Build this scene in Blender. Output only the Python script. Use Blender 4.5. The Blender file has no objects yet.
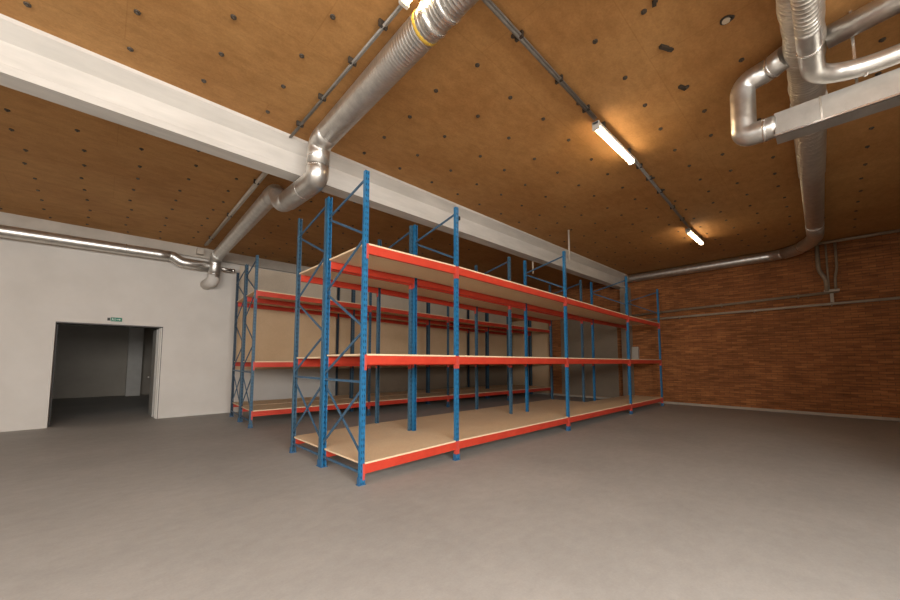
import bpy, bmesh, math, random
from mathutils import Vector, Matrix
random.seed(4)
scene = bpy.context.scene
COL = scene.collection
PI = math.pi

# ------------------------------------------------------------------ camera
H = 1.5; FPX = 364.731; PITCH = .0773; YAW = .8092; CY = 332.6
cam_data = bpy.data.cameras.new('camera')
cam = bpy.data.objects.new('camera', cam_data); COL.objects.link(cam)
cam_data.sensor_fit = 'HORIZONTAL'; cam_data.sensor_width = 36.0
cam_data.lens = 36.0 * FPX / 900.0
cam_data.shift_y = (CY - 300.0) / 900.0
cam_data.clip_start = .05; cam_data.clip_end = 200
cam.location = (0, 0, H); cam.rotation_euler = (PI/2 + PITCH, 0, YAW - PI/2)
scene.camera = cam

# ------------------------------------------------------------------ world, daylight, exposure
world = bpy.data.worlds.new('world'); scene.world = world; world.use_nodes = True
bg = world.node_tree.nodes['Background']
bg.inputs[0].default_value = (.85, .92, 1, 1); bg.inputs[1].default_value = 1.0
vs = scene.view_settings
vs.view_transform = 'Standard'; vs.look = 'None'; vs.exposure = 0.0; vs.gamma = 1.0
vs.use_curve_mapping = False

def area_light(name, loc, direction, sx, sy, power, color):
    d = bpy.data.lights.new(name, 'AREA'); d.shape = 'RECTANGLE'; d.size = sx; d.size_y = sy
    d.energy = power; d.color = color
    o = bpy.data.objects.new(name, d); COL.objects.link(o); o.location = loc
    o.rotation_euler = Vector(direction).to_track_quat('-Z', 'Y').to_euler()
    return o
DAY = (1.0, .99, .97)
REAR = -4.5; LEFT = -7.0
area_light('daylight_rear_window', (-4.1, REAR + .12, 3.0), (0, 1, -.9), 4.8, 2.6, 760, DAY)
area_light('daylight_rear_window', (.1, REAR + .12, 3.0), (0, 1, -.9), 3.0, 2.6, 660, DAY)
area_light('daylight_side_window', (LEFT + .12, .2, 3.0), (1, 0, -.8), 5.0, 2.6, 330, DAY)

# ------------------------------------------------------------------ materials
def new_mat(name):
    m = bpy.data.materials.new(name); m.use_nodes = True
    return m, m.node_tree, m.node_tree.nodes['Principled BSDF']
def ramp_node(nt, stops):
    r = nt.nodes.new('ShaderNodeValToRGB'); e = r.color_ramp.elements
    while len(e) < len(stops): e.new(.5)
    for i, (p, c) in enumerate(stops):
        e[i].position = p; e[i].color = (*c, 1)
    return r
def coords(nt, kind='Object', scale=(1, 1, 1)):
    t = nt.nodes.new('ShaderNodeTexCoord'); mp = nt.nodes.new('ShaderNodeMapping')
    mp.inputs['Scale'].default_value = scale
    nt.links.new(t.outputs[kind], mp.inputs['Vector'])
    return mp.outputs['Vector']
def noise(nt, vec, scale, detail=4, rough=.6):
    n = nt.nodes.new('ShaderNodeTexNoise'); n.inputs['Scale'].default_value = scale
    n.inputs['Detail'].default_value = detail; n.inputs['Roughness'].default_value = rough
    nt.links.new(vec, n.inputs['Vector']); return n.outputs['Fac']
def mix_col(nt, fac, a, b, mode='MIX'):
    m = nt.nodes.new('ShaderNodeMix'); m.data_type = 'RGBA'; m.blend_type = mode
    for sock, val in ((m.inputs[0], fac), (m.inputs[6], a), (m.inputs[7], b)):
        if isinstance(val, (int, float)): sock.default_value = val
        elif isinstance(val, tuple): sock.default_value = (*val, 1)
        else: nt.links.new(val, sock)
    return m.outputs[2]
def math_n(nt, op, a, b=None):
    m = nt.nodes.new('ShaderNodeMath'); m.operation = op
    for s, v in ((m.inputs[0], a), (m.inputs[1], b)):
        if v is None: continue
        if isinstance(v, (int, float)): s.default_value = v
        else: nt.links.new(v, s)
    return m.outputs[0]
def bump(nt, b, height, strength=.3, dist=.01):
    n = nt.nodes.new('ShaderNodeBump'); n.inputs['Strength'].default_value = strength
    n.inputs['Distance'].default_value = dist
    nt.links.new(height, n.inputs['Height']); nt.links.new(n.outputs[0], b.inputs['Normal'])

def mottled(name, c1, c2, scale=3, rough=.7, metal=0, sc=(1, 1, 1), bmp=0, detail=5, lo=.3, hi=.7):
    m, nt, b = new_mat(name)
    v = coords(nt, 'Object', sc); n = noise(nt, v, scale, detail)
    r = ramp_node(nt, [(lo, c1), (hi, c2)]); nt.links.new(n, r.inputs[0])
    nt.links.new(r.outputs[0], b.inputs['Base Color'])
    b.inputs['Roughness'].default_value = rough; b.inputs['Metallic'].default_value = metal
    if bmp: bump(nt, b, n, bmp)
    return m

# floor: trowelled taupe concrete
def floor_mat():
    m, nt, b = new_mat('floor_concrete')
    v = coords(nt); v2 = coords(nt, 'Object', (1, 1.3, 1))
    n1 = noise(nt, v, .55, 6); n2 = noise(nt, v2, 6, 9, .75); n3 = noise(nt, v, 60, 3)
    r1 = ramp_node(nt, [(.3, (.345, .332, .31)), (.7, (.425, .405, .378))]); nt.links.new(n1, r1.inputs[0])
    r2 = ramp_node(nt, [(.3, (.9, .895, .885)), (.72, (1.06, 1.06, 1.06))]); nt.links.new(n2, r2.inputs[0])
    c = mix_col(nt, 1.0, r1.outputs[0], r2.outputs[0], 'MULTIPLY')
    r3 = ramp_node(nt, [(.3, (.95, .95, .95)), (.7, (1.03, 1.03, 1.03))]); nt.links.new(n3, r3.inputs[0])
    c = mix_col(nt, 1.0, c, r3.outputs[0], 'MULTIPLY')
    nt.links.new(c, b.inputs['Base Color']); b.inputs['Roughness'].default_value = .62
    b.inputs['Specular IOR Level'].default_value = .3
    bump(nt, b, n3, .05); return m
# ceiling: golden wood-fibre board, faint panel joints and streaks
def ceiling_mat():
    m, nt, b = new_mat('ceiling_fibreboard')
    v = coords(nt); vs_ = coords(nt, 'Object', (1, 2.0, 1))
    n1 = noise(nt, v, .9, 6); n2 = noise(nt, vs_, 4, 9, .75); n3 = noise(nt, v, 45, 3)
    r1 = ramp_node(nt, [(.3, (.42, .20, .064)), (.7, (.52, .275, .098))]); nt.links.new(n1, r1.inputs[0])
    r2 = ramp_node(nt, [(.32, (.82, .8, .77)), (.68, (1.08, 1.08, 1.08))]); nt.links.new(n2, r2.inputs[0])
    c = mix_col(nt, 1.0, r1.outputs[0], r2.outputs[0], 'MULTIPLY')
    r3 = ramp_node(nt, [(.25, (.88, .88, .88)), (.75, (1.06, 1.06, 1.06))]); nt.links.new(n3, r3.inputs[0])
    c = mix_col(nt, 1.0, c, r3.outputs[0], 'MULTIPLY')
    br = nt.nodes.new('ShaderNodeTexBrick'); nt.links.new(v, br.inputs['Vector'])
    br.inputs['Scale'].default_value = 1; br.inputs['Brick Width'].default_value = 2.76; br.inputs['Row Height'].default_value = 1.2
    br.inputs['Mortar Size'].default_value = .006; br.inputs['Mortar Smooth'].default_value = .3
    br.inputs['Color1'].default_value = br.inputs['Color2'].default_value = (1, 1, 1, 1)
    br.inputs['Mortar'].default_value = (.9, .88, .85, 1)
    c = mix_col(nt, 1.0, c, br.outputs['Color'], 'MULTIPLY')
    nt.links.new(c, b.inputs['Base Color']); b.inputs['Roughness'].default_value = .75
    b.inputs['Specular IOR Level'].default_value = .25
    bump(nt, b, n3, .15); return m
def brick_mat():
    m, nt, b = new_mat('red_brown_brick')
    t = nt.nodes.new('ShaderNodeTexCoord'); sp = nt.nodes.new('ShaderNodeSeparateXYZ'); cb = nt.nodes.new('ShaderNodeCombineXYZ')
    nt.links.new(t.outputs['Object'], sp.inputs[0])
    nt.links.new(sp.outputs['Y'], cb.inputs['X']); nt.links.new(sp.outputs['Z'], cb.inputs['Y'])
    br = nt.nodes.new('ShaderNodeTexBrick'); nt.links.new(cb.outputs[0], br.inputs['Vector'])
    br.inputs['Scale'].default_value = 1; br.inputs['Brick Width'].default_value = .26; br.inputs['Row Height'].default_value = .068
    br.inputs['Mortar Size'].default_value = .007; br.inputs['Mortar Smooth'].default_value = .2
    br.inputs['Color1'].default_value = (.285, .105, .037, 1); br.inputs['Color2'].default_value = (.42, .165, .057, 1)
    br.inputs['Mortar'].default_value = (.20, .09, .04, 1); br.inputs['Bias'].default_value = -.15
    mp = nt.nodes.new('ShaderNodeMapping'); mp.inputs['Scale'].default_value = (1.2, 9, 1)
    nt.links.new(cb.outputs[0], mp.inputs['Vector'])
    n = noise(nt, mp.outputs[0], 1.6, 5); r = ramp_node(nt, [(.3, (.62, .6, .58)), (.7, (1.35, 1.33, 1.25))]); nt.links.new(n, r.inputs[0])
    n2 = noise(nt, cb.outputs[0], .7, 3); r2 = ramp_node(nt, [(.35, (.82, .82, .82)), (.65, (1.12, 1.12, 1.12))]); nt.links.new(n2, r2.inputs[0])
    c = mix_col(nt, 1.0, br.outputs['Color'], r.outputs[0], 'MULTIPLY')
    c = mix_col(nt, 1.0, c, r2.outputs[0], 'MULTIPLY')
    nt.links.new(c, b.inputs['Base Color']); b.inputs['Roughness'].default_value = .85
    b.inputs['Specular IOR Level'].default_value = .2
    bump(nt, b, br.outputs['Fac'], -.4, .008); return m
# blue perforated post: keyhole slots down the front face
def post_mat(name, cs):
    m, nt, b = new_mat(name)
    t = nt.nodes.new('ShaderNodeTexCoord'); sp = nt.nodes.new('ShaderNodeSeparateXYZ'); nt.links.new(t.outputs['Object'], sp.inputs[0])
    fz = math_n(nt, 'FRACT', math_n(nt, 'MULTIPLY', sp.outputs['Z'], 1/.075))
    inz = math_n(nt, 'LESS_THAN', fz, .42)
    dx = math_n(nt, 'ABSOLUTE', math_n(nt, 'SUBTRACT', math_n(nt, 'ABSOLUTE', sp.outputs['X']), .013))
    inx = math_n(nt, 'LESS_THAN', dx, .005)
    slot = math_n(nt, 'MULTIPLY', inz, inx)
    n = noise(nt, t.outputs['Object'], 14, 5)
    r = ramp_node(nt, list(zip((.3, .62, .8), cs))); nt.links.new(n, r.inputs[0])
    c = mix_col(nt, slot, r.outputs[0], (.004, .015, .04))
    nt.links.new(c, b.inputs['Base Color']); b.inputs['Roughness'].default_value = .38
    return m
def board_mat(name, a, bcol, scale=1.2):
    m, nt, b = new_mat(name)
    v = coords(nt, 'Object', (1, 1, 1)); n1 = noise(nt, v, scale, 5); n2 = noise(nt, v, 70, 3, .8)
    r1 = ramp_node(nt, [(.3, a), (.7, bcol)]); nt.links.new(n1, r1.inputs[0])
    r2 = ramp_node(nt, [(.3, (.86, .86, .86)), (.7, (1.08, 1.08, 1.08))]); nt.links.new(n2, r2.inputs[0])
    c = mix_col(nt, 1.0, r1.outputs[0], r2.outputs[0], 'MULTIPLY')
    nt.links.new(c, b.inputs['Base Color']); b.inputs['Roughness'].default_value = .7
    b.inputs['Specular IOR Level'].default_value = .25
    return m
def spiral_mat(name, col, rough, pitch, strength, wrinkle=0.0):
    """galvanised sheet; generated Z runs along the tube, stored in UV by the tube builder (metres)"""
    m, nt, b = new_mat(name)
    uv = nt.nodes.new('ShaderNodeUVMap'); uv.uv_map = 'tube'
    sp = nt.nodes.new('ShaderNodeSeparateXYZ'); nt.links.new(uv.outputs[0], sp.inputs[0])
    ph = math_n(nt, 'ADD', math_n(nt, 'MULTIPLY', sp.outputs['Y'], 2*PI/pitch), math_n(nt, 'MULTIPLY', sp.outputs['X'], 2*PI))
    seam = math_n(nt, 'POWER', math_n(nt, 'ADD', math_n(nt, 'MULTIPLY', math_n(nt, 'SINE', ph), .5), .5), 3.0)
    t = nt.nodes.new('ShaderNodeTexCoord'); n = noise(nt, t.outputs['Object'], 9, 5)
    r = ramp_node(nt, [(.3, tuple(x*.78 for x in col)), (.7, col)]); nt.links.new(n, r.inputs[0])
    nt.links.new(r.outputs[0], b.inputs['Base Color'])
    b.inputs['Metallic'].default_value = .92; b.inputs['Roughness'].default_value = rough
    h = seam
    if wrinkle:
        w = noise(nt, t.outputs['Object'], 22, 4, .7)
        h = math_n(nt, 'ADD', math_n(nt, 'MULTIPLY', w, wrinkle), seam)
    bump(nt, b, h, strength, .02); return m

M = {}
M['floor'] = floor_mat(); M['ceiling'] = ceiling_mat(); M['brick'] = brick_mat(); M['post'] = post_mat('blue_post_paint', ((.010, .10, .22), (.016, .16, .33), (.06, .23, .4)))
M['post_greyed'] = post_mat('greyed_blue_post_paint', ((.035, .085, .13), (.05, .12, .18), (.08, .15, .2)))  # greyer blue, for the second and third rack rows
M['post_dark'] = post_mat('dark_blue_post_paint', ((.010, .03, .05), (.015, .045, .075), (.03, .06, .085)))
M['plaster'] = mottled('white_wall_paint', (.60, .55, .49), (.66, .61, .55), 1.3, .8)
M['plaster_rear'] = mottled('rear_wall_paint', (.5, .46, .41), (.56, .52, .47), 1.3, .8)
M['white_concrete'] = mottled('whitewashed_concrete', (.52, .485, .435), (.665, .62, .56), 1.6, .75, sc=(.6, 3, 3), bmp=.1)
M['grey_concrete'] = mottled('grey_concrete', (.40, .35, .29), (.5, .44, .37), 2, .8)
M['column_concrete'] = mottled('dim_column_concrete', (.26, .2, .14), (.34, .27, .2), 2, .85)
M['kerb'] = mottled('pale_kerb_concrete', (.36, .30, .23), (.46, .39, .31), 3, .8)
M['brace'] = mottled('blue_grey_brace_paint', (.03, .085, .15), (.055, .12, .19), 8, .45)
M['foot'] = mottled('blue_foot_paint', (.02, .10, .22), (.04, .14, .27), 10, .5)
M['red'] = mottled('orange_red_beam_paint', (.50, .038, .020), (.60, .058, .028), 4, .38)
M['red_clip'] = mottled('red_connector_paint', (.5, .05, .035), (.58, .075, .05), 8, .45)
M['chip'] = board_mat('tan_chipboard', (.79, .58, .37), (.84, .65, .43))
M['ply'] = board_mat('tan_plywood', (.56, .39, .23), (.66, .47, .29), .8)
M['ply_pale'] = board_mat('pale_board', (.55, .45, .335), (.63, .53, .41), .8)
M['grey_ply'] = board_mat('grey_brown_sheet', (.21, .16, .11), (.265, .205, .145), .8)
M['galv'] = spiral_mat('galvanised_spiral', (.72, .69, .64), .36, .04, .28, .6)
M['galv_plain'] = spiral_mat('galvanised_sheet', (.74, .71, .66), .36, .16, .07, .5)
M['foil'] = spiral_mat('foil_wrap', (.74, .70, .63), .36, .045, .6, 1.6)
M['galv_grey'] = mottled('dull_galvanised_sheet', (.42, .39, .35), (.55, .52, .47), 5, .42, .8)
M['collar'] = mottled('bright_clamp_band', (.7, .67, .62), (.78, .75, .7), 8, .25, .9)
M['yellow'] = mottled('yellow_tape', (.55, .34, .04), (.62, .40, .06), 8, .6)
M['conduit'] = mottled('grey_steel_conduit', (.19, .17, .145), (.26, .235, .205), 8, .5, .2)
M['conduit_pale'] = mottled('pale_cable_trunking', (.42, .36, .29), (.5, .43, .35), 8, .6)
M['clip'] = mottled('dark_conduit_clip', (.03, .022, .016), (.06, .045, .03), 8, .6)
M['washer'] = mottled('dark_washer', (.05, .036, .024), (.09, .066, .045), 12, .6)
M['pale_plate'] = mottled('pale_plate', (.55, .45, .32), (.62, .52, .4), 9, .6)
M['pipe'] = mottled('painted_pipe', (.36, .29, .21), (.46, .38, .29), 5, .5)
M['pipe_dim'] = mottled('dull_brown_pipe', (.22, .16, .10), (.3, .22, .145), 5, .6)
M['fixture'] = mottled('light_fixture_housing', (.5, .47, .42), (.56, .53, .48), 5, .5)
M['door_grey'] = mottled('pale_grey_door_paint', (.34, .315, .28), (.4, .375, .335), 3, .5)
M['frame_dark'] = mottled('dark_door_frame', (.03, .024, .018), (.05, .04, .03), 6, .5)
M['jamb'] = mottled('white_door_lining', (.6, .56, .5), (.66, .62, .56), 4, .6)
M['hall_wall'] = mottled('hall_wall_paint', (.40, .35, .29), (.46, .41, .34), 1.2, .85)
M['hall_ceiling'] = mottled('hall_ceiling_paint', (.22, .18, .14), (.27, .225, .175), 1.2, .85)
M['green'] = mottled('green_sign_plastic', (.01, .16, .085), (.015, .2, .11), 8, .5)
M['sign_white'] = mottled('white_sign_print', (.55, .62, .55), (.6, .67, .6), 8, .5)
M['black'] = mottled('black_plastic', (.02, .016, .012), (.035, .028, .02), 8, .5)
m, nt, b = new_mat('lit_tube'); b.inputs['Base Color'].default_value = (1, .9, .75, 1)
b.inputs['Emission Color'].default_value = (1, .78, .48, 1); b.inputs['Emission Strength'].default_value = 27
M['lamp'] = m

# ------------------------------------------------------------------ mesh helpers
def add_box(bm, lo, hi):
    x0, y0, z0 = lo; x1, y1, z1 = hi
    v = [bm.verts.new(p) for p in ((x0,y0,z0),(x1,y0,z0),(x1,y1,z0),(x0,y1,z0),(x0,y0,z1),(x1,y0,z1),(x1,y1,z1),(x0,y1,z1))]
    for f in ((3,2,1,0),(4,5,6,7),(0,1,5,4),(1,2,6,5),(2,3,7,6),(3,0,4,7)): bm.faces.new([v[i] for i in f])
def add_prism(bm, poly, axis, a, b):
    """poly in the two other axes, extruded along axis (0 x, 1 y, 2 z) from a to b"""
    def P(p, t):
        return {0: (t, p[0], p[1]), 1: (p[0], t, p[1]), 2: (p[0], p[1], t)}[axis]
    A = [bm.verts.new(P(p, a)) for p in poly]; B = [bm.verts.new(P(p, b)) for p in poly]; n = len(poly)
    bm.faces.new(A); bm.faces.new(B[::-1])
    for i in range(n): bm.faces.new((A[i], A[(i+1) % n], B[(i+1) % n], B[i]))
def fillet(pts, rad, steps=7):
    pts = [Vector(p) for p in pts]; out = [pts[0]]
    for i in range(1, len(pts)-1):
        a, p, c = pts[i-1], pts[i], pts[i+1]
        d0, d1 = a-p, c-p
        r = min(rad, d0.length*.49, d1.length*.49)
        s, e = p + d0.normalized()*r, p + d1.normalized()*r
        for k in range(steps+1):
            t = k/steps; out.append(s*(1-t)**2 + p*2*t*(1-t) + e*t*t)
    out.append(pts[-1]); return out
def add_tube(bm, pts, r, seg=20, caps=True, rfun=None):
    pts = [Vector(p) for p in pts]
    uvl = bm.loops.layers.uv.get('tube') or bm.loops.layers.uv.new('tube')
    rings = []; ds = []; d = 0
    t = (pts[1]-pts[0]).normalized()
    n = t.cross(Vector((0, 0, 1)))
    if n.length < .1: n = t.cross(Vector((0, 1, 0)))
    n.normalize()
    for i, p in enumerate(pts):
        tn = ((pts[i+1]-p) if i == 0 else (p-pts[i-1]) if i == len(pts)-1 else (pts[i+1]-pts[i-1])).normalized()
        n = (n - tn*n.dot(tn)).normalized(); bn = tn.cross(n)
        if i: d += (p-pts[i-1]).length
        rr = r if rfun is None else rfun(d)
        rings.append([bm.verts.new(p + n*math.cos(2*PI*k/seg)*rr + bn*math.sin(2*PI*k/seg)*rr) for k in range(seg)]); ds.append(d)
    for i in range(len(rings)-1):
        for k in range(seg):
            f = bm.faces.new((rings[i][k], rings[i][(k+1) % seg], rings[i+1][(k+1) % seg], rings[i+1][k])); f.smooth = True
            for l, (uu, vv) in zip(f.loops, ((k/seg, ds[i]), ((k+1)/seg, ds[i]), ((k+1)/seg, ds[i+1]), (k/seg, ds[i+1]))): l[uvl].uv = (uu, vv)
    if caps: bm.faces.new(rings[0][::-1]); bm.faces.new(rings[-1])
def dense(a, b, step):
    a, b = Vector(a), Vector(b); n = max(1, int((b-a).length/step)); return [a + (b-a)*i/n for i in range(n+1)]
def mesh_of(name, bm, mat, bevel=0, smooth=False):
    if bevel: bmesh.ops.bevel(bm, geom=bm.edges[:], offset=bevel, segments=2, affect='EDGES', profile=.5)
    bmesh.ops.recalc_face_normals(bm, faces=bm.faces[:])
    me = bpy.data.meshes.new(name); bm.to_mesh(me); bm.free(); me.materials.append(M[mat] if isinstance(mat, str) else mat)
    return me
def link(name, me, parent=None, loc=(0, 0, 0), rot=(0, 0, 0)):
    o = bpy.data.objects.new(name, me); COL.objects.link(o); o.location = loc; o.rotation_euler = rot
    if parent: o.parent = parent
    return o
def obj(name, bm, mat, parent=None, loc=(0, 0, 0), rot=(0, 0, 0), bevel=0):
    return link(name, mesh_of(name, bm, mat, bevel), parent, loc, rot)
def B(): return bmesh.new()
def boxes(*bs):
    bm = B()
    for lo, hi in bs: add_box(bm, lo, hi)
    return bm
def tube(pts, r, **k):
    bm = B(); add_tube(bm, pts, r, **k); return bm
def tag(o, label, cat, group=None):
    o['label'] = label; o['category'] = cat
    if group: o['group'] = group
    return o
def thing(name, label, cat, loc=(0, 0, 0), rotz=0, group=None):
    o = bpy.data.objects.new(name, None); COL.objects.link(o); o.location = loc; o.rotation_euler = (0, 0, rotz); o.empty_display_size = .2
    return tag(o, label, cat, group)
def struct(name, bm, mat, parent=None, bevel=0):
    o = obj(name, bm, mat, parent, bevel=bevel)
    if not parent: o['kind'] = 'structure'
    return o

# ------------------------------------------------------------------ the shell
WB = 12.24; UB = 14.5; ZC = 4.77; ZB = 4.69
struct('floor', boxes(((LEFT-.3, REAR-.3, -.2), (UB+.3, 22, 0))), 'floor')
ceil = struct('ceiling', boxes(((LEFT-.3, REAR-.3, ZC), (UB+.3, 5.5, 5.1))), 'ceiling')
ceil_b = struct('ceiling_back', boxes(((LEFT-.3, 5.5, ZB), (UB+.3, WB+.3, 5.1))), 'ceiling')
DL, DR, DH = -.80, 1.13, 2.40
struct('wall_back', boxes(((LEFT-.3, WB, 0), (DL, WB+.3, 4.9)), ((DR, WB, 0), (UB+.3, WB+.3, 4.9)), ((DL, WB, DH), (DR, WB+.3, 4.9))), 'plaster')
struct('wall_right', boxes(((UB, REAR-.3, 0), (UB+.3, WB, 4.9))), 'brick')
struct('baseboard_right', boxes(((UB-.035, -1.99, 0), (UB, WB, .075))), 'kerb', bevel=.006)
struct('baseboard_back', boxes(((DR+.06, WB-.012, 0), (UB-.04, WB, .06))), 'jamb')
struct('trim_1', boxes(((LEFT, WB-.10, 4.40), (UB-.01, WB, ZB))), 'grey_concrete', bevel=.01)    # ring beam along the top of the back wall
# rear and left walls with window openings
def wall_with_openings(name, axis, at, a, b, holes, z0, z1):
    bm = B(); x = a
    def add(p, q, zl, zh):
        if axis == 'y': add_box(bm, (p, at-.3, zl), (q, at, zh))
        else: add_box(bm, (at-.3, p, zl), (at, q, zh))
    for h0, h1 in holes:
        add(x, h0, 0, 4.9); add(h0, h1, 0, z0); add(h0, h1, z1, 4.9); x = h1
    add(x, b, 0, 4.9); struct(name, bm, 'plaster_rear')
wall_with_openings('wall_rear', 'y', REAR, LEFT-.3, UB+.3, [(-6.6, -1.6), (-1.5, 1.7)], 1.6, 4.4)
wall_with_openings('wall_left', 'x', LEFT, REAR, WB, [(-2.4, 2.8)], 1.6, 4.4)
struct('wall_light_blocker', boxes(((5.0, -2.2, 0), (UB, -2.0, 4.765)), ((5.0, REAR, 0), (5.2, -2.2, 4.765))), 'plaster_rear')  # added out of view to keep rear-window daylight off the right side
def window(name, axis, at, a, b, z0, z1):
    bm = B()
    def bar(p, q, zl, zh):
        if axis == 'y': add_box(bm, (p, at-.2, zl), (q, at-.12, zh))
        else: add_box(bm, (at-.2, p, zl), (at-.12, q, zh))
    for k in range(5):
        p = a + (b-a)*k/4; bar(max(a, p-.03), min(b, p+.03), z0, z1)
    for z in (z0, (z0+z1)/2, z1-.06): bar(a, b, z, z+.06)
    struct(name, bm, 'jamb')
window('window_1', 'y', REAR, -6.6, -1.6, 1.6, 4.4); window('window_2', 'y', REAR, -1.5, 1.7, 1.6, 4.4); window('window_3', 'x', LEFT, -2.4, 2.8, 1.6, 4.4)

# whitewashed concrete ceiling beam, T-shaped with haunches, resting on a column in the brick wall
prof = [(5.40,4.285),(5.665,4.285),(5.665,4.37),(5.645,4.385),(5.645,4.60),(5.82,4.70),(5.82,4.80),(5.245,4.80),(5.245,4.725),(5.425,4.615),(5.425,4.385),(5.40,4.37)]
bm = B(); add_prism(bm, prof, 0, LEFT+.002, UB-.002); struct('ceiling_beam', bm, 'white_concrete')
struct('column_right', boxes(((UB-.3, 5.20, 0), (UB, 5.50, 4.28))), 'column_concrete', bevel=.01)

# the doorway, its lining and the hall behind it
d1 = struct('door_1', boxes(((DR-.03, WB+.002, 0), (DR, WB+.31, DH-.03)), ((DR-.05, WB+.13, 0), (DR-.03, WB+.2, DH-.03))), 'jamb')
obj('frame_edge', boxes(((DR, WB-.004, 0), (DR+.012, WB-.001, DH)), ((DL, WB-.004, DH-.03), (DR+.012, WB+.3, DH-.002)), ((DL+.001, WB+.24, 0), (DL+.03, WB+.3, DH-.03))), 'frame_dark', d1)
leaf = obj('door_leaf', boxes(((0, 0, .01), (.05, .95, DH-.05))), 'door_grey', d1, loc=(DR-.085, WB+.34, 0), rot=(0, 0, .0), bevel=.006)
leaf['label'] = 'pale grey door leaf swung open into the hall'
obj('door_handle', tube([(-.0, .85, 1.05), (-.06, .85, 1.05), (-.06, .72, 1.05)], .011, seg=10), 'collar', leaf)
HV = 21.4
struct('wall_hall_back', boxes(((-9, HV, 0), (9, HV+.2, 3.6))), 'hall_wall')
struct('wall_hall_left', boxes(((-9.2, WB+.3, 0), (-9, HV, 3.6))), 'hall_wall')
struct('wall_hall_right', boxes(((9, WB+.3, 0), (9.2, HV, 3.6))), 'hall_wall')
struct('ceiling_hall', boxes(((-9.2, WB+.3, 3.5), (9.2, HV+.2, 3.65))), 'hall_ceiling')
struct('column_hall', boxes(((.82, 20.85, 0), (1.30, 21.4, 3.5))), 'jamb', bevel=.01)
struct('trim_2', boxes(((-8.9, 20.7, 3.05), (8.9, 21.05, 3.5))), 'hall_wall', bevel=.01)

# ------------------------------------------------------------------ pallet racking
PW, PD = .060, .052
def post_mesh(h, mat):
    """open-backed rack post: front face to -y, folded flanges, return lips"""
    w, d, t, l = PW/2, PD, .005, .016
    poly = [(-w,0),(w,0),(w,d),(w-l,d),(w-l,d-t),(w-t,d-t),(w-t,t),(-w+t,t),(-w+t,d-t),(-w+l,d-t),(-w+l,d),(-w,d)]
    bm = B(); add_prism(bm, poly, 2, .006, h); return mesh_of('upright_post', bm, mat)
def foot_mesh():
    bm = boxes(((-.05,-.008,0), (.05,.064,.008)), ((-.038,-.008,.006), (-.031,.058,.09)), ((.031,-.008,.006), (.038,.058,.09)))
    add_tube(bm, [(0,.032,.006),(0,.032,.022)], .009, seg=8); return mesh_of('foot_plate', bm, 'foot')
POSTS = {}; FOOT = foot_mesh()
def bar_mesh(name, a, b, w, t, mat):
    """lipped channel running from a to b in the plane x = const"""
    a, b = Vector(a), Vector(b); L = (b-a).length
    poly = [(-t/2,-w/2),(t/2,-w/2),(t/2,-w/2+.004),(-t/2+.004,-w/2+.004),(-t/2+.004,w/2-.004),(t/2,w/2-.004),(t/2,w/2),(-t/2,w/2)]
    bm = B()
    d = (b-a).normalized(); up = Vector((1,0,0)).cross(d).normalized(); sx = Vector((1,0,0))
    A = [bm.verts.new(a + sx*p[0] + up*p[1]) for p in poly]; C = [bm.verts.new(b + sx*p[0] + up*p[1]) for p in poly]
    bm.faces.new(A); bm.faces.new(C[::-1])
    for i in range(len(poly)): bm.faces.new((A[i], A[(i+1) % len(poly)], C[(i+1) % len(poly)], C[i]))
    return mesh_of(name, bm, mat)
def brace_set(depth, h):
    f, r = .035, depth-.035          # y of the front and the rear posts' middles
    segs = [('horizontal_brace', (f,.15),(r,.15)), ('diagonal_brace', (f,.34),(r,1.14)), ('diagonal_brace', (r,.34),(f,1.14)), ('horizontal_brace', (f,1.24),(r,1.24)),
            ('diagonal_brace', (r,1.32),(f,1.86)), ('diagonal_brace', (f,1.92),(r,2.46)), ('diagonal_brace', (r,2.52),(f,3.06)), ('diagonal_brace', (f,3.12),(r,3.60)), ('diagonal_brace', (r,3.62),(f,3.84))]
    out = []
    for i, (nm, a, b) in enumerate(segs):
        x = .010 if (nm == 'diagonal_brace' and i % 2) else -.012
        out.append((nm, bar_mesh(nm, (x, a[0], a[1]), (x, b[0], b[1]), .030, .016, 'brace')))
    return out
BH = .112
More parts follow.
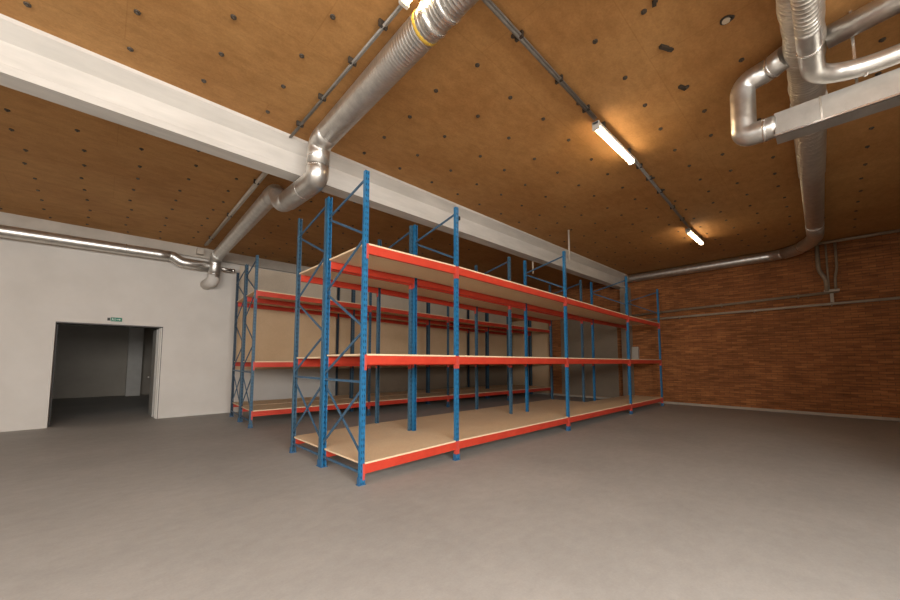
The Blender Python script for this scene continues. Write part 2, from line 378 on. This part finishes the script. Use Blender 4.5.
def rack(label, loc, rotz, us, depth, h, levels, boards, group='blue and red pallet racks', paint='post', bare=False, overhang=.006):
    """us: frame positions along the row; levels: board-top heights at every frame"""
    root = thing('pallet_rack', label, 'rack', loc, rotz, group)
    if paint not in POSTS: POSTS[paint] = post_mesh(h, paint)
    braces = brace_set(depth, h)
    for i, u in enumerate(us):
        for y, rz in ((0, 0), (depth, PI)):
            p = link('upright_post', POSTS[paint], root, (u, y, 0), (0, 0, rz)); link('foot_plate', FOOT, p)
        for nm, me in (braces if i == 0 else braces[-2:] if not bare else []): link(nm, me, root, (u, 0, 0))     # only the end frames are braced between the shelves
    T = .022
    for lv, zs in enumerate(levels):
        for k in range(len(us)-1):
            ua, ub = us[k] + PW/2 + .003, us[k+1] - PW/2 - .003; za, zb = zs[k]-T, zs[k+1]-T; L = ub-ua; ang = math.atan2(zb-za, L)
            for y, s in ((.002, 1), (depth-.002, -1)):
                # stepped box beam: full-height face outside, ledge inside for the boards
                poly = [(0,-BH),(0,0),(s*.028,0),(s*.028,-.02),(s*.048,-.02),(s*.048,-BH)]
                bm = B(); add_prism(bm, poly, 0, 0, L)
                bmm = obj('beam', bm, 'red', root, (ua, y, za), (0, -ang, 0))
                for xe, sg in ((0, 1), (L, -1)):
                    # end connector: folded plate hooked on the post's front and side
                    x0 = -.042 if sg > 0 else .0
                    cb = boxes(((xe + (-.030 if sg > 0 else .003), -s*.009 if s > 0 else -s*.005, -BH-.07), (xe + (-.003 if sg > 0 else .030), -s*.005 if s > 0 else -s*.009, .012)),
                               ((xe-.003 if sg > 0 else xe-.001, min(-s*.009, s*.05), -BH-.07), (xe+.001 if sg > 0 else xe+.003, max(-s*.009, s*.05), .012)))
                    obj('beam_connector', cb, 'red_clip', bmm)
            n = max(1, round(L/(boards*1.6 if lv == 0 else boards if lv == 1 else boards*.5))); w = L/n
            for j in range(n):
                bw = boxes(((0, overhang, 0), (w-.001, depth-.006, T)))
                if j == 0: add_box(bw, (-PW/2-.002, PD+.004, 0), (0, depth-PD-.004, T))
                if j == n-1: add_box(bw, (w-.001, PD+.004, 0), (w+PW/2+.001, depth-PD-.004, T))
                obj('shelf_board', bw, 'chip', root, (ua + j*w*math.cos(ang), 0, za + .0005 + j*w*math.sin(ang)), (0, -ang, 0))
    return root
h = 3.95
UA = [0, 1.628, 5.027, 8.585, 11.323]
LV3 = [3.0, 2.995, 2.91, 2.81, 2.785]; LV2 = [1.588, 1.585, 1.570, 1.553, 1.546]; LV1 = [.262, .295, .298, .290, .285]
rack('nearest row of blue and red pallet racking with tan board shelves, facing the open floor', (2.36, 4.015, 0), 0, UA, 1.10, h, [LV1, LV2, LV3], 1.15)
UBk = [0, 1.60, 4.50, 8.05]
rack('second row of blue and red pallet racking, back to back behind the nearest row', (2.36, 5.143, 0), 0, UBk, 1.105, h,
     [[.258, .288, .292, .29], [1.56, 1.56, 1.55, 1.545], [2.99, 2.98, 2.90, 2.82]], 1.15, paint='post_greyed', overhang=-.024)
RC = -.058
UC = [0, 2.93, 5.80, 8.80, 11.62]
def rot(x, y, o=(2.5, 9.10)): return (o[0] + x*math.cos(RC) - y*math.sin(RC), o[1] + x*math.sin(RC) + y*math.cos(RC), 0)
LC = [[.38]*5, [1.49, 1.49, 1.5, 1.5, 1.5], [3.14, 3.07, 2.97, 2.9, 2.84]]
rack('third row of pallet racking, across the aisle from the double row', (2.5, 9.10, 0), RC, UC, 1.10, h, LC, 1.5, paint='post_greyed', bare=True)
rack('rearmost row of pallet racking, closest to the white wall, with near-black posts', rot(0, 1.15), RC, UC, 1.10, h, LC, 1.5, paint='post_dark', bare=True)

# plywood panels behind the rearmost racks
where = ['in the bay nearest the doorway', 'in the second bay from the doorway', 'in the third bay from the doorway', 'in the bay nearest the brick wall']
for k in range(4):
    x0, x1 = UC[k] + .06, UC[k+1] - .03
    p = obj('plywood_panel', boxes(((x0, 2.31, 1.26), (x1, 2.328, 3.05))), 'ply', loc=rot(0, 0), rot=(0, 0, RC))
    tag(p, 'tan plywood panel below the rearmost racks\' top shelf, ' + where[k], 'panel', 'plywood panels behind the racks')
    p = obj('plywood_panel', boxes(((x0, 2.31, 3.06), (x1, 2.328, 4.17))), 'ply_pale', loc=rot(0, 0), rot=(0, 0, RC))
    tag(p, 'pale board above the rearmost racks\' top shelf, ' + where[k], 'panel', 'plywood panels behind the racks')
    if k:
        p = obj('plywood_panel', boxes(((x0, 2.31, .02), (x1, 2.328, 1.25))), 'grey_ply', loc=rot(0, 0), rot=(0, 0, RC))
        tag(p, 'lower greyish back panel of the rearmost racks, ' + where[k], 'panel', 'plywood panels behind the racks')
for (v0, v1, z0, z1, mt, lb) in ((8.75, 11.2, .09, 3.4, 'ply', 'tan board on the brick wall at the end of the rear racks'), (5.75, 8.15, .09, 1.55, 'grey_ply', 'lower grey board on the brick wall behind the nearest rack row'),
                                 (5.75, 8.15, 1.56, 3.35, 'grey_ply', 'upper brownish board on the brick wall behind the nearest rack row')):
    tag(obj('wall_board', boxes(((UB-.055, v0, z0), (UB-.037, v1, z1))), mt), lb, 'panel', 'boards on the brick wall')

# ------------------------------------------------------------------ ducts
def rings(parent, pts, r, width=.03, mat='collar', name='clamp_ring'):
    for a, d in pts:
        a, d = Vector(a), Vector(d).normalized()
        obj(name, tube([a - d*width/2, a - d*width/4, a + d*width/4, a + d*width/2], r, rfun=lambda t: r*(.97 if t < 1e-6 or t > width*.99 else 1.0)), mat, parent)
# left main duct: along the ceiling, under the beam, on to the white wall
RD = .150
t = thing('ventilation_duct', 'large silver spiral duct running from overhead, under the white beam, to the white wall', 'duct', (2.07, 4.8, 4.56))
o0 = Vector(t.location)
def T0(*ps): return [Vector(p) - o0 for p in ps]
obj('spiral_section', tube(T0(*dense((1.83, -3.5, 4.56), (2.055, 4.55, 4.56), .1)), RD, seg=28), 'galv', t)
obj('elbow', tube(T0(*fillet([(2.054, 4.50, 4.56), (2.06, 4.84, 4.56), (2.06, 4.85, 4.22)], .24)), RD*1.01, seg=28), 'galv_plain', t)
obj('elbow', tube(T0(*fillet([(2.06, 4.85, 4.24), (2.06, 4.86, 4.06), (2.055, 5.15, 4.05), (2.04, 5.9, 4.07)], .24)), RD*1.01, seg=28), 'galv_plain', t)
obj('elbow', tube(T0(*fillet([(2.04, 5.88, 4.07), (2.03, 6.22, 4.10), (2.02, 6.40, 4.40), (2.02, 6.75, 4.40)], .22)), RD*.96, seg=28), 'galv', t)
obj('spiral_section', tube(T0(*dense((2.02, 6.7, 4.40), (2.16, 11.4, 4.40), .1)), RD*.92, seg=28), 'galv', t)
obj('elbow', tube(T0(*fillet([(2.16, 11.38, 4.40), (2.18, 11.85, 4.40), (2.16, 11.85, 3.82)], .26)), RD*1.0, seg=28), 'galv_plain', t)
e = obj('wall_sleeve', tube(T0(*fillet([(2.16, 11.85, 3.88), (2.14, 11.85, 3.72), (2.05, 12.30, 3.66)], .16)), RD*1.0, seg=28), 'plaster', t)
e['label'] = 'wall-coloured sleeve where the duct enters the white wall'
rings(t, [(Vector((1.992, 2.30, 4.56))-o0, (0, 1, 0)), (Vector((1.988, 2.12, 4.56))-o0, (0, 1, 0))], RD*1.09, .05)
rings(t, [(Vector((1.996, 2.42, 4.56))-o0, (0, 1, 0))], RD*1.02, .05, 'yellow', 'tape_band')
rings(t, [(Vector((2.06, 4.85, 4.33))-o0, (0, 0, 1)), (Vector((2.06, 4.855, 4.2))-o0, (0, 0, 1)), (Vector((2.052, 5.3, 4.053))-o0, (0, 1, 0)), (Vector((2.16, 11.85, 3.90))-o0, (0, 0, 1))], RD*1.03, .02)
# hanger straps
bm = B()
for v in (2.22, ):
    c = Vector((1.990, v, 4.56)) - o0
    add_box(bm, (c.x-RD*1.1-.004, c.y-.012, c.z), (c.x-RD*1.1, c.y+.012, c.z + .2)); add_box(bm, (c.x+RD*1.1, c.y-.012, c.z), (c.x+RD*1.1+.004, c.y+.012, c.z + .2))
obj('hanger_strap', bm, 'collar', t)
# thin duct along the white wall
t = thing('ventilation_duct', 'thin shiny duct running along the top of the white wall above the doorway', 'duct', (-1, 11.95, 4.25)); o0 = Vector(t.location)
obj('straight_section', tube(T0(*dense((LEFT+.1, 11.93, 4.16), (1.17, 11.93, 4.26), .2)), .13, seg=24), 'galv_plain', t)
obj('offset_bend', tube(T0(*fillet([(1.15, 11.93, 4.26), (1.24, 11.93, 4.255), (1.42, 11.93, 4.135), (2.04, 11.90, 4.13)], .1)), .13, seg=24), 'galv_plain', t)
rings(t, [(Vector((u, 11.93, 4.255))-o0, (1, 0, 0)) for u in (-2.4, .3)], .133, .03)
obj('pipe_bracket', boxes(*[((u-.015-o0.x, 11.93-o0.y, 4.36-o0.z), (u+.015-o0.x, 12.14-o0.y, 4.39-o0.z)) for u in (-2.4, .3)]), 'galv_grey', t)
# small stub to the right of the drop
t = thing('pipe_stub', 'short silver pipe stub on the wall right beside the duct end', 'pipe', (2.5, 11.9, 4.12)); o0 = Vector(t.location)
obj('stub_pipe', tube(T0((2.30, 11.9, 4.12), (2.62, 11.93, 4.12)), .045), 'galv_plain', t)
obj('end_cap', tube(T0((2.62, 11.93, 4.12), (2.68, 11.935, 4.12)), .055), 'collar', t)

# big right duct along the ceiling to the brick wall
ZD = 4.58; RR = .15
t = thing('insulated_duct', 'wide foil-wrapped duct hanging along the ceiling towards the brick wall', 'duct', (8, .05, ZD)); o0 = Vector(t.location)
def foil_r(d): return RR*(1 + .035*math.sin(d*9.0) + .02*math.sin(d*23.7+1))
obj('foil_section', tube(T0(*dense((-3, -.03, ZD), (5.9, .035, ZD), .04)), RR, seg=30, rfun=foil_r), 'foil', t)
obj('ribbed_section', tube(T0(*dense((5.88, .035, ZD), (8.3, .075, ZD), .012)), RR*.98, seg=28, rfun=lambda d: RR*(1.06 + .012*math.sin(d*90))), 'foil', t)
obj('smooth_section', tube(T0(*dense((8.28, .075, ZD), (11.6, .125, ZD), .1)), RR, seg=28), 'galv', t)
obj('elbow', tube(T0(*fillet([(11.5, .124, ZD), (12.9, .145, ZD), (13.8, .50, ZD), (14.1, .80, ZD+.01)], .5)), RR*1.03, seg=28), 'galv_plain', t)
rings(t, [(Vector((11.6, .126, ZD))-o0, (1, 0, 0)), (Vector((13.55, .40, ZD))-o0, (1, .4, 0))], RR*1.06, .05)
obj('cross_section', tube(T0(*dense((14.1, .78, ZD+.01), (14.28, 1.1, ZD+.03), .1), *dense((14.28, 1.2, ZD+.03), (14.24, 5.22, ZD), .2)), RR*.98, seg=26), 'galv_plain', t)
# branch loop and its silencer box
t = thing('branch_duct', 'silver branch pipe looping down from the foil duct into the box', 'duct', (5, .3, 4.4)); o0 = Vector(t.location)
UP = 4.985; RP = .112
obj('upper_run', tube(T0(*dense((4.86, .16, 4.58), (UP, .36, 4.575), .1)), RP, seg=22), 'galv_plain', t)
obj('return_bend', tube(T0(*fillet([(4.95, .30, 4.576), (UP, .53, 4.55), (UP+.02, .545, 3.96), (UP, .36, 3.95), (UP, .27, 3.95)], .15)), RP*1.01, seg=22), 'galv_plain', t)
rings(t, [(Vector((4.93, .27, 4.577))-o0, (.5, .9, 0)), (Vector((UP, .37, 3.95))-o0, (0, 1, 0))], RP*1.07, .03)
t = thing('branch_duct', 'silver branch pipe leaving the foil duct away from the loop', 'duct', (4.8, -.5, 4.58)); o0 = Vector(t.location)
obj('straight_section', tube(T0((4.86, -.13, 4.58), (4.70, -1.0, 4.58), (4.7, -1.9, 4.58)), .10, seg=22), 'galv_plain', t)
obj('hanger_strap', boxes(((-.08, -.2, .07), (-.05, -.17, .18))), 'galv_grey', t)
t = thing('silencer_box', 'long rectangular sheet-metal box slung under the foil duct', 'duct box', (4.985, -.4, 3.92)); o0 = Vector(t.location)
obj('box_casing', boxes(((4.89-o0.x, -2.3-o0.y, 3.80-o0.z), (5.10-o0.x, .285-o0.y, 4.045-o0.z))), 'galv_grey', t, bevel=.004)
obj('edge_flange', boxes(((4.872-o0.x, -2.3-o0.y, 3.795-o0.z), (4.892-o0.x, .29-o0.y, 3.812-o0.z))), 'collar', t)
obj('seam_strip', boxes(((4.884-o0.x, -.06-o0.y, 3.80-o0.z), (4.892-o0.x, -.045-o0.y, 4.045-o0.z))), 'collar', t)
obj('hanger_strap', boxes(((4.9-o0.x, -.30-o0.y, 4.03-o0.z), (4.904-o0.x, -.28-o0.y, ZC-o0.z))), 'collar', t)
# flexible pipe below the foil duct
t = thing('flexible_duct', 'crinkled silver flexible pipe under the foil duct, bending sideways above the box', 'duct', (4.5, -.1, 4.2)); o0 = Vector(t.location)
path = fillet([(1.0, .02, 4.33), (4.15, -.005, 4.15), (4.62, -.015, 4.12), (4.80, -.3, 4.12), (4.80, -1.9, 4.12)], .2, 10)
obj('flexible_hose', tube(T0(*dense(path[0], path[1], .015)), .075, seg=20, rfun=lambda d: .075 + .0015*math.sin(d*120)), 'foil', t)
obj('sideways_bend', tube(T0(*path[1:]), .078, seg=20), 'galv_plain', t)
rings(t, [(Vector((4.2, -.006, 4.147))-o0, (1, 0, 0)), (Vector((4.80, -.34, 4.12))-o0, (0, 1, 0))], .083, .025)

# ------------------------------------------------------------------ lamps and cable runs
def lamp(label, u0, u1, v, z, along):
    t = thing('fluorescent_light', label, 'light', ((u0+u1)/2, v, z) if along == 'u' else (v, (u0+u1)/2, z), 0 if along == 'u' else PI/2, 'ceiling lights')
    L = (u1-u0)/2
    obj('housing', boxes(((-L, -.045, .0), (L, .045, .045))), 'fixture', t, bevel=.008)
    d = obj('diffuser', tube([(-L+.04, 0, -.022), (L-.04, 0, -.022)], .040, seg=16), 'lamp', t); d['label'] = 'glowing warm white tube cover'
    for s in (-1, 1): obj('end_cap', boxes(((s*L-.04 if s > 0 else -L, -.047, -.062), (L if s > 0 else -L+.04, .047, .047))), 'fixture', t, bevel=.006)
    for s in (-1, 1): obj('mounting_clip', boxes(((s*L*.7-.02, -.05, .04), (s*L*.7+.02, .05, ZC-z))), 'clip', t)
    return t
ZL = 4.66
lamp('lit tube light nearer the camera, in line with the long ceiling conduit', 4.63, 5.93, 2.03, ZL, 'u')
lamp('lit tube light farther off, close to the brick wall', 10.15, 11.5, 2.27, ZL, 'u')
lamp('lit tube light beside the large spiral duct, cut by the top of the photo', 1.1, 2.44, 1.752, ZL, 'v')

def conduit(label, a, b, r, clips, mat='conduit', name='cable_conduit'):
    a, b = Vector(a), Vector(b); t = thing(name, label, 'conduit', (a+b)/2, 0, 'ceiling conduits'); m_ = (a+b)/2; d = (b-a).normalized()
    side = d.cross(Vector((0, 0, 1)))
    obj('conduit_tube', tube([a-m_, b-m_], r, seg=12), mat, t)
    obj('cable', tube([a-m_+side*r*1.6+Vector((0,0,r*.4)), b-m_+side*r*1.6+Vector((0,0,r*.4))], r*.6, seg=8), mat, t)
    for s in clips:
        c = a + d*s - m_
        bm = B(); p = side*.045; q = d*.014
        ring = [c-p-q, c+p-q, c+p+q, c-p+q]
        lo = [bm.verts.new(x + Vector((0,0,-r*.9))) for x in ring]; hi = [bm.verts.new(x + Vector((0,0,.05))) for x in ring]
        bm.faces.new(lo[::-1]); bm.faces.new(hi)
        for i in range(4): bm.faces.new((lo[i], lo[(i+1) % 4], hi[(i+1) % 4], hi[i]))
        obj('conduit_clip', bm, 'clip', t)
    return t
conduit('grey conduit leading across the ceiling up to the nearer tube light', (.2, 1.93, 4.715), (4.60, 2.025, 4.72), .017, (.8, 1.6, 2.65, 3.45, 4.15))
conduit('grey conduit on the ceiling between the two tube lights', (5.97, 2.035, 4.715), (10.13, 2.25, 4.72), .016, (.35, .9, 1.6, 2.6, 3.5))
conduit('grey conduit beside the large spiral duct, ending at the white beam', (1.795, 2.47, 4.715), (1.80, 5.24, 4.72), .014, (.35, .95, 1.7, 2.4))
conduit('pale trunking behind the white beam running to the white wall', (1.80, 5.85, 4.635), (1.88, 11.6, 4.635), .028, (1.0, 3.0, 5.0), 'conduit_pale', 'cable_trunking')
tag(obj('junction_box', boxes(((1.76, 11.98, 4.46), (1.92, 12.14, 4.62))), 'conduit_pale', bevel=.008), 'pale junction box on the white wall where the trunking ends', 'box')
tag(obj('socket_box', boxes(((5.28, 5.335, 4.50), (5.40, 5.425, 4.58))), 'black', bevel=.01), 'small black box fixed to the white beam beside the second rack post', 'box')

# ------------------------------------------------------------------ pipes on the brick wall
def wall_pipe(label, v0, v1, z0, z1, r, mat, clips):
    t = thing('wall_pipe', label, 'pipe', (14.34, (v0+v1)/2, (z0+z1)/2), 0, 'pipes on the brick wall'); o0 = Vector(t.location)
    obj('pipe_run', tube([Vector((14.34, v0, z0))-o0, Vector((14.34, v1, z1))-o0], r, seg=14), mat, t)
    for v in clips:
        z = z0 + (z1-z0)*(v-v0)/(v1-v0)
        obj('wall_clip', boxes(((-.03, v-.015-o0.y, z-r-.012-o0.z), (.16, v+.015-o0.y, z+r+.012-o0.z))), 'pipe_dim', t)
wall_pipe('upper dull pipe along the brick wall', 5.15, -.20, 3.19, 3.375, .038, 'pipe_dim', (4.2, 2.4, .6))
wall_pipe('lower bright pipe along the brick wall', 5.15, -1.95, 2.985, 3.074, .034, 'pipe', (3.6, 1.6, -.05))
t = thing('pipe_riser', 'cluster of thin vertical pipes dropping from the ceiling to the brick wall pipes', 'pipes', (14.3, 0, 4)); o0 = Vector(t.location)
for (v0, v1, r) in ((.15, .02, .05), (-.02, -.02, .022), (-.20, -.15, .03)):
    obj('vertical_pipe', tube(T0(*fillet([(14.3, v0, ZC-.01), (14.3, v0, 4.0), (14.32, v1, 3.75), (14.33, v1, 3.40)], .2)), r, seg=10), 'pipe_dim', t)
obj('top_pipe', tube(T0((14.05, .25, 4.70), (14.05, -1.6, 4.70)), .04, seg=12), 'pipe_dim', t)
obj('valve', boxes(((.0, -.22, -.62), (.08, .08, -.55)), ((.01, -.1, -.97), (.06, -.03, -.66))), 'pipe', t, bevel=.008)
tag(obj('switch_box', boxes(((UB-.13, 4.98, 1.55), (UB-.003, 5.25, 2.02))), 'conduit_pale', bevel=.01), 'pale grey box on the brick wall behind the last rack posts', 'box')

# ------------------------------------------------------------------ small things
# emergency exit sign over the doorway
s = thing('exit_sign', 'small green emergency exit sign above the open doorway', 'sign', (.19, WB-.004, 2.522))
SS = .72
obj('sign_plate', boxes(((-.075, -.018, -.048), (.135, 0, .048))), 'green', s, bevel=.003)
obj('side_plate', boxes(((-.135, -.018, -.035), (-.085, 0, .035))), 'black', s, bevel=.003)
bm = B()                                            # running figure, doorway and arrow
add_tube(bm, [(-.055*SS, -.0195, .036*SS), (-.055*SS, -.0175, .036*SS)], .011*SS, seg=12)
for poly in ([(-.075,.02),(-.05,.024),(-.04,-.008),(-.06,-.012)], [(-.06,-.008),(-.045,-.006),(-.075,-.044),(-.09,-.04)], [(-.055,-.008),(-.04,-.008),(-.022,-.03),(-.03,-.042),(-.04,-.028)],
             [(-.05,.022),(-.045,.012),(-.02,.002),(-.018,.01)], [(-.0,-.045),(.012,-.045),(.012,.042),(-.0,.042)],
             [(.04,-.008),(.11,-.008),(.11,.008),(.04,.008)], [(.11,-.03),(.15,0),(.11,.03)]):
    add_prism(bm, [(x*SS, z*SS) for x, z in poly], 1, -.0195, -.0175)
obj('pictogram', bm, 'sign_white', s)
# thin rod hanging from the ceiling in front of the beam
tag(obj('hanging_rod', tube([(8.30, 4.40, ZC), (8.30, 4.40, 3.96)], .022, seg=10), 'conduit_pale'), 'thin pale rod hanging from the ceiling in front of the white beam', 'rod')
tag(obj('hanging_rod', tube([(8.69, 5.72, 4.70), (8.69, 5.72, 3.95)], .022, seg=10), 'pale_plate'), 'short pale rod below the white beam above the nearest racks', 'rod')
# ceiling anchors: dark washers on a loose grid
bm = B(); add_tube(bm, [(0,0,-.012), (0,0,0)], .026, seg=12); add_tube(bm, [(0,0,-.026), (0,0,-.012)], .011, seg=8)
WASH = mesh_of('ceiling_anchor', bm, 'washer')
spots = []
for v in (-.55, -.02, .52, 1.02, 1.51, 2.04, 2.56, 3.13, 3.75, 4.36, 4.92):
    for k in range(-1, 20):
        u = .04 + .69*k
        if u < 14.2: spots.append((u, v, ZC))
for j in range(10):
    for k in range(-4, 14):
        u = .27 + .65*k; v = 6.45 + .605*j
        if u < 8: spots.append((u, v, ZB))
def seen(p):
    d = Vector(p) - Vector((0, 0, H)); f = Vector((math.cos(YAW)*math.cos(PITCH), math.sin(YAW)*math.cos(PITCH), math.sin(PITCH))); r = Vector((math.sin(YAW), -math.cos(YAW), 0)); up = r.cross(f)
    z = d.dot(f)
    if z < .4: return None
    x, y = 450 + FPX*d.dot(r)/z, CY - FPX*d.dot(up)/z
    return z if -60 < x < 960 and -60 < y < 380 else None
spots = [(seen(p), p) for p in spots]; spots = sorted([s for s in spots if s[0]], key=lambda s: s[0])
rest = B(); rest_b = B()
for i, (z, p) in enumerate(spots):
    q = (p[0] + random.uniform(-.04, .04), p[1] + random.uniform(-.035, .035), p[2])
    if i < 100: link('ceiling_anchor', WASH, ceil if q[1] < 5.5 else ceil_b, q)
    else:
        add_tube(rest if q[1] < 5.5 else rest_b, [(q[0], q[1], q[2]-.016), q], .025, seg=8)
far = obj('small_anchors', rest, 'washer', ceil); far['kind'] = 'stuff'
far = obj('small_anchors', rest_b, 'washer', ceil_b); far['kind'] = 'stuff'
# odd plates on the ceiling near the foil duct
for (u, v, w, l, a, mt, lb) in ((3.46, .93, .035, .06, .3, 'clip', 'dark metal plate on the ceiling, close to the top edge of the photo'), (4.1, 1.02, .035, .085, -.5, 'clip', 'long dark plate on the ceiling between conduit and foil duct'),
                                (4.86, 1.06, .035, .06, -.4, 'clip', 'dark double plate on the ceiling left of the branch pipe loop')):
    tag(obj('ceiling_plate', boxes(((-l, -w/2, -.03), (l*.2, w/2, 0)), ((l*.1, -w*.2, -.02), (l, w*.8, 0))), mt, loc=(u, v, ZC), rot=(0, 0, a)), lb, 'plate', 'plates on the ceiling')
t = thing('ceiling_socket', 'round pale cover with a dark rim on the ceiling', 'cover', (4.17, .53, ZC))
obj('rim', tube([(0,0,-.012),(0,0,0)], .050, seg=20), 'clip', t); obj('cover_disc', tube([(0,0,-.02),(0,0,-.008)], .034, seg=20), 'pale_plate', t)
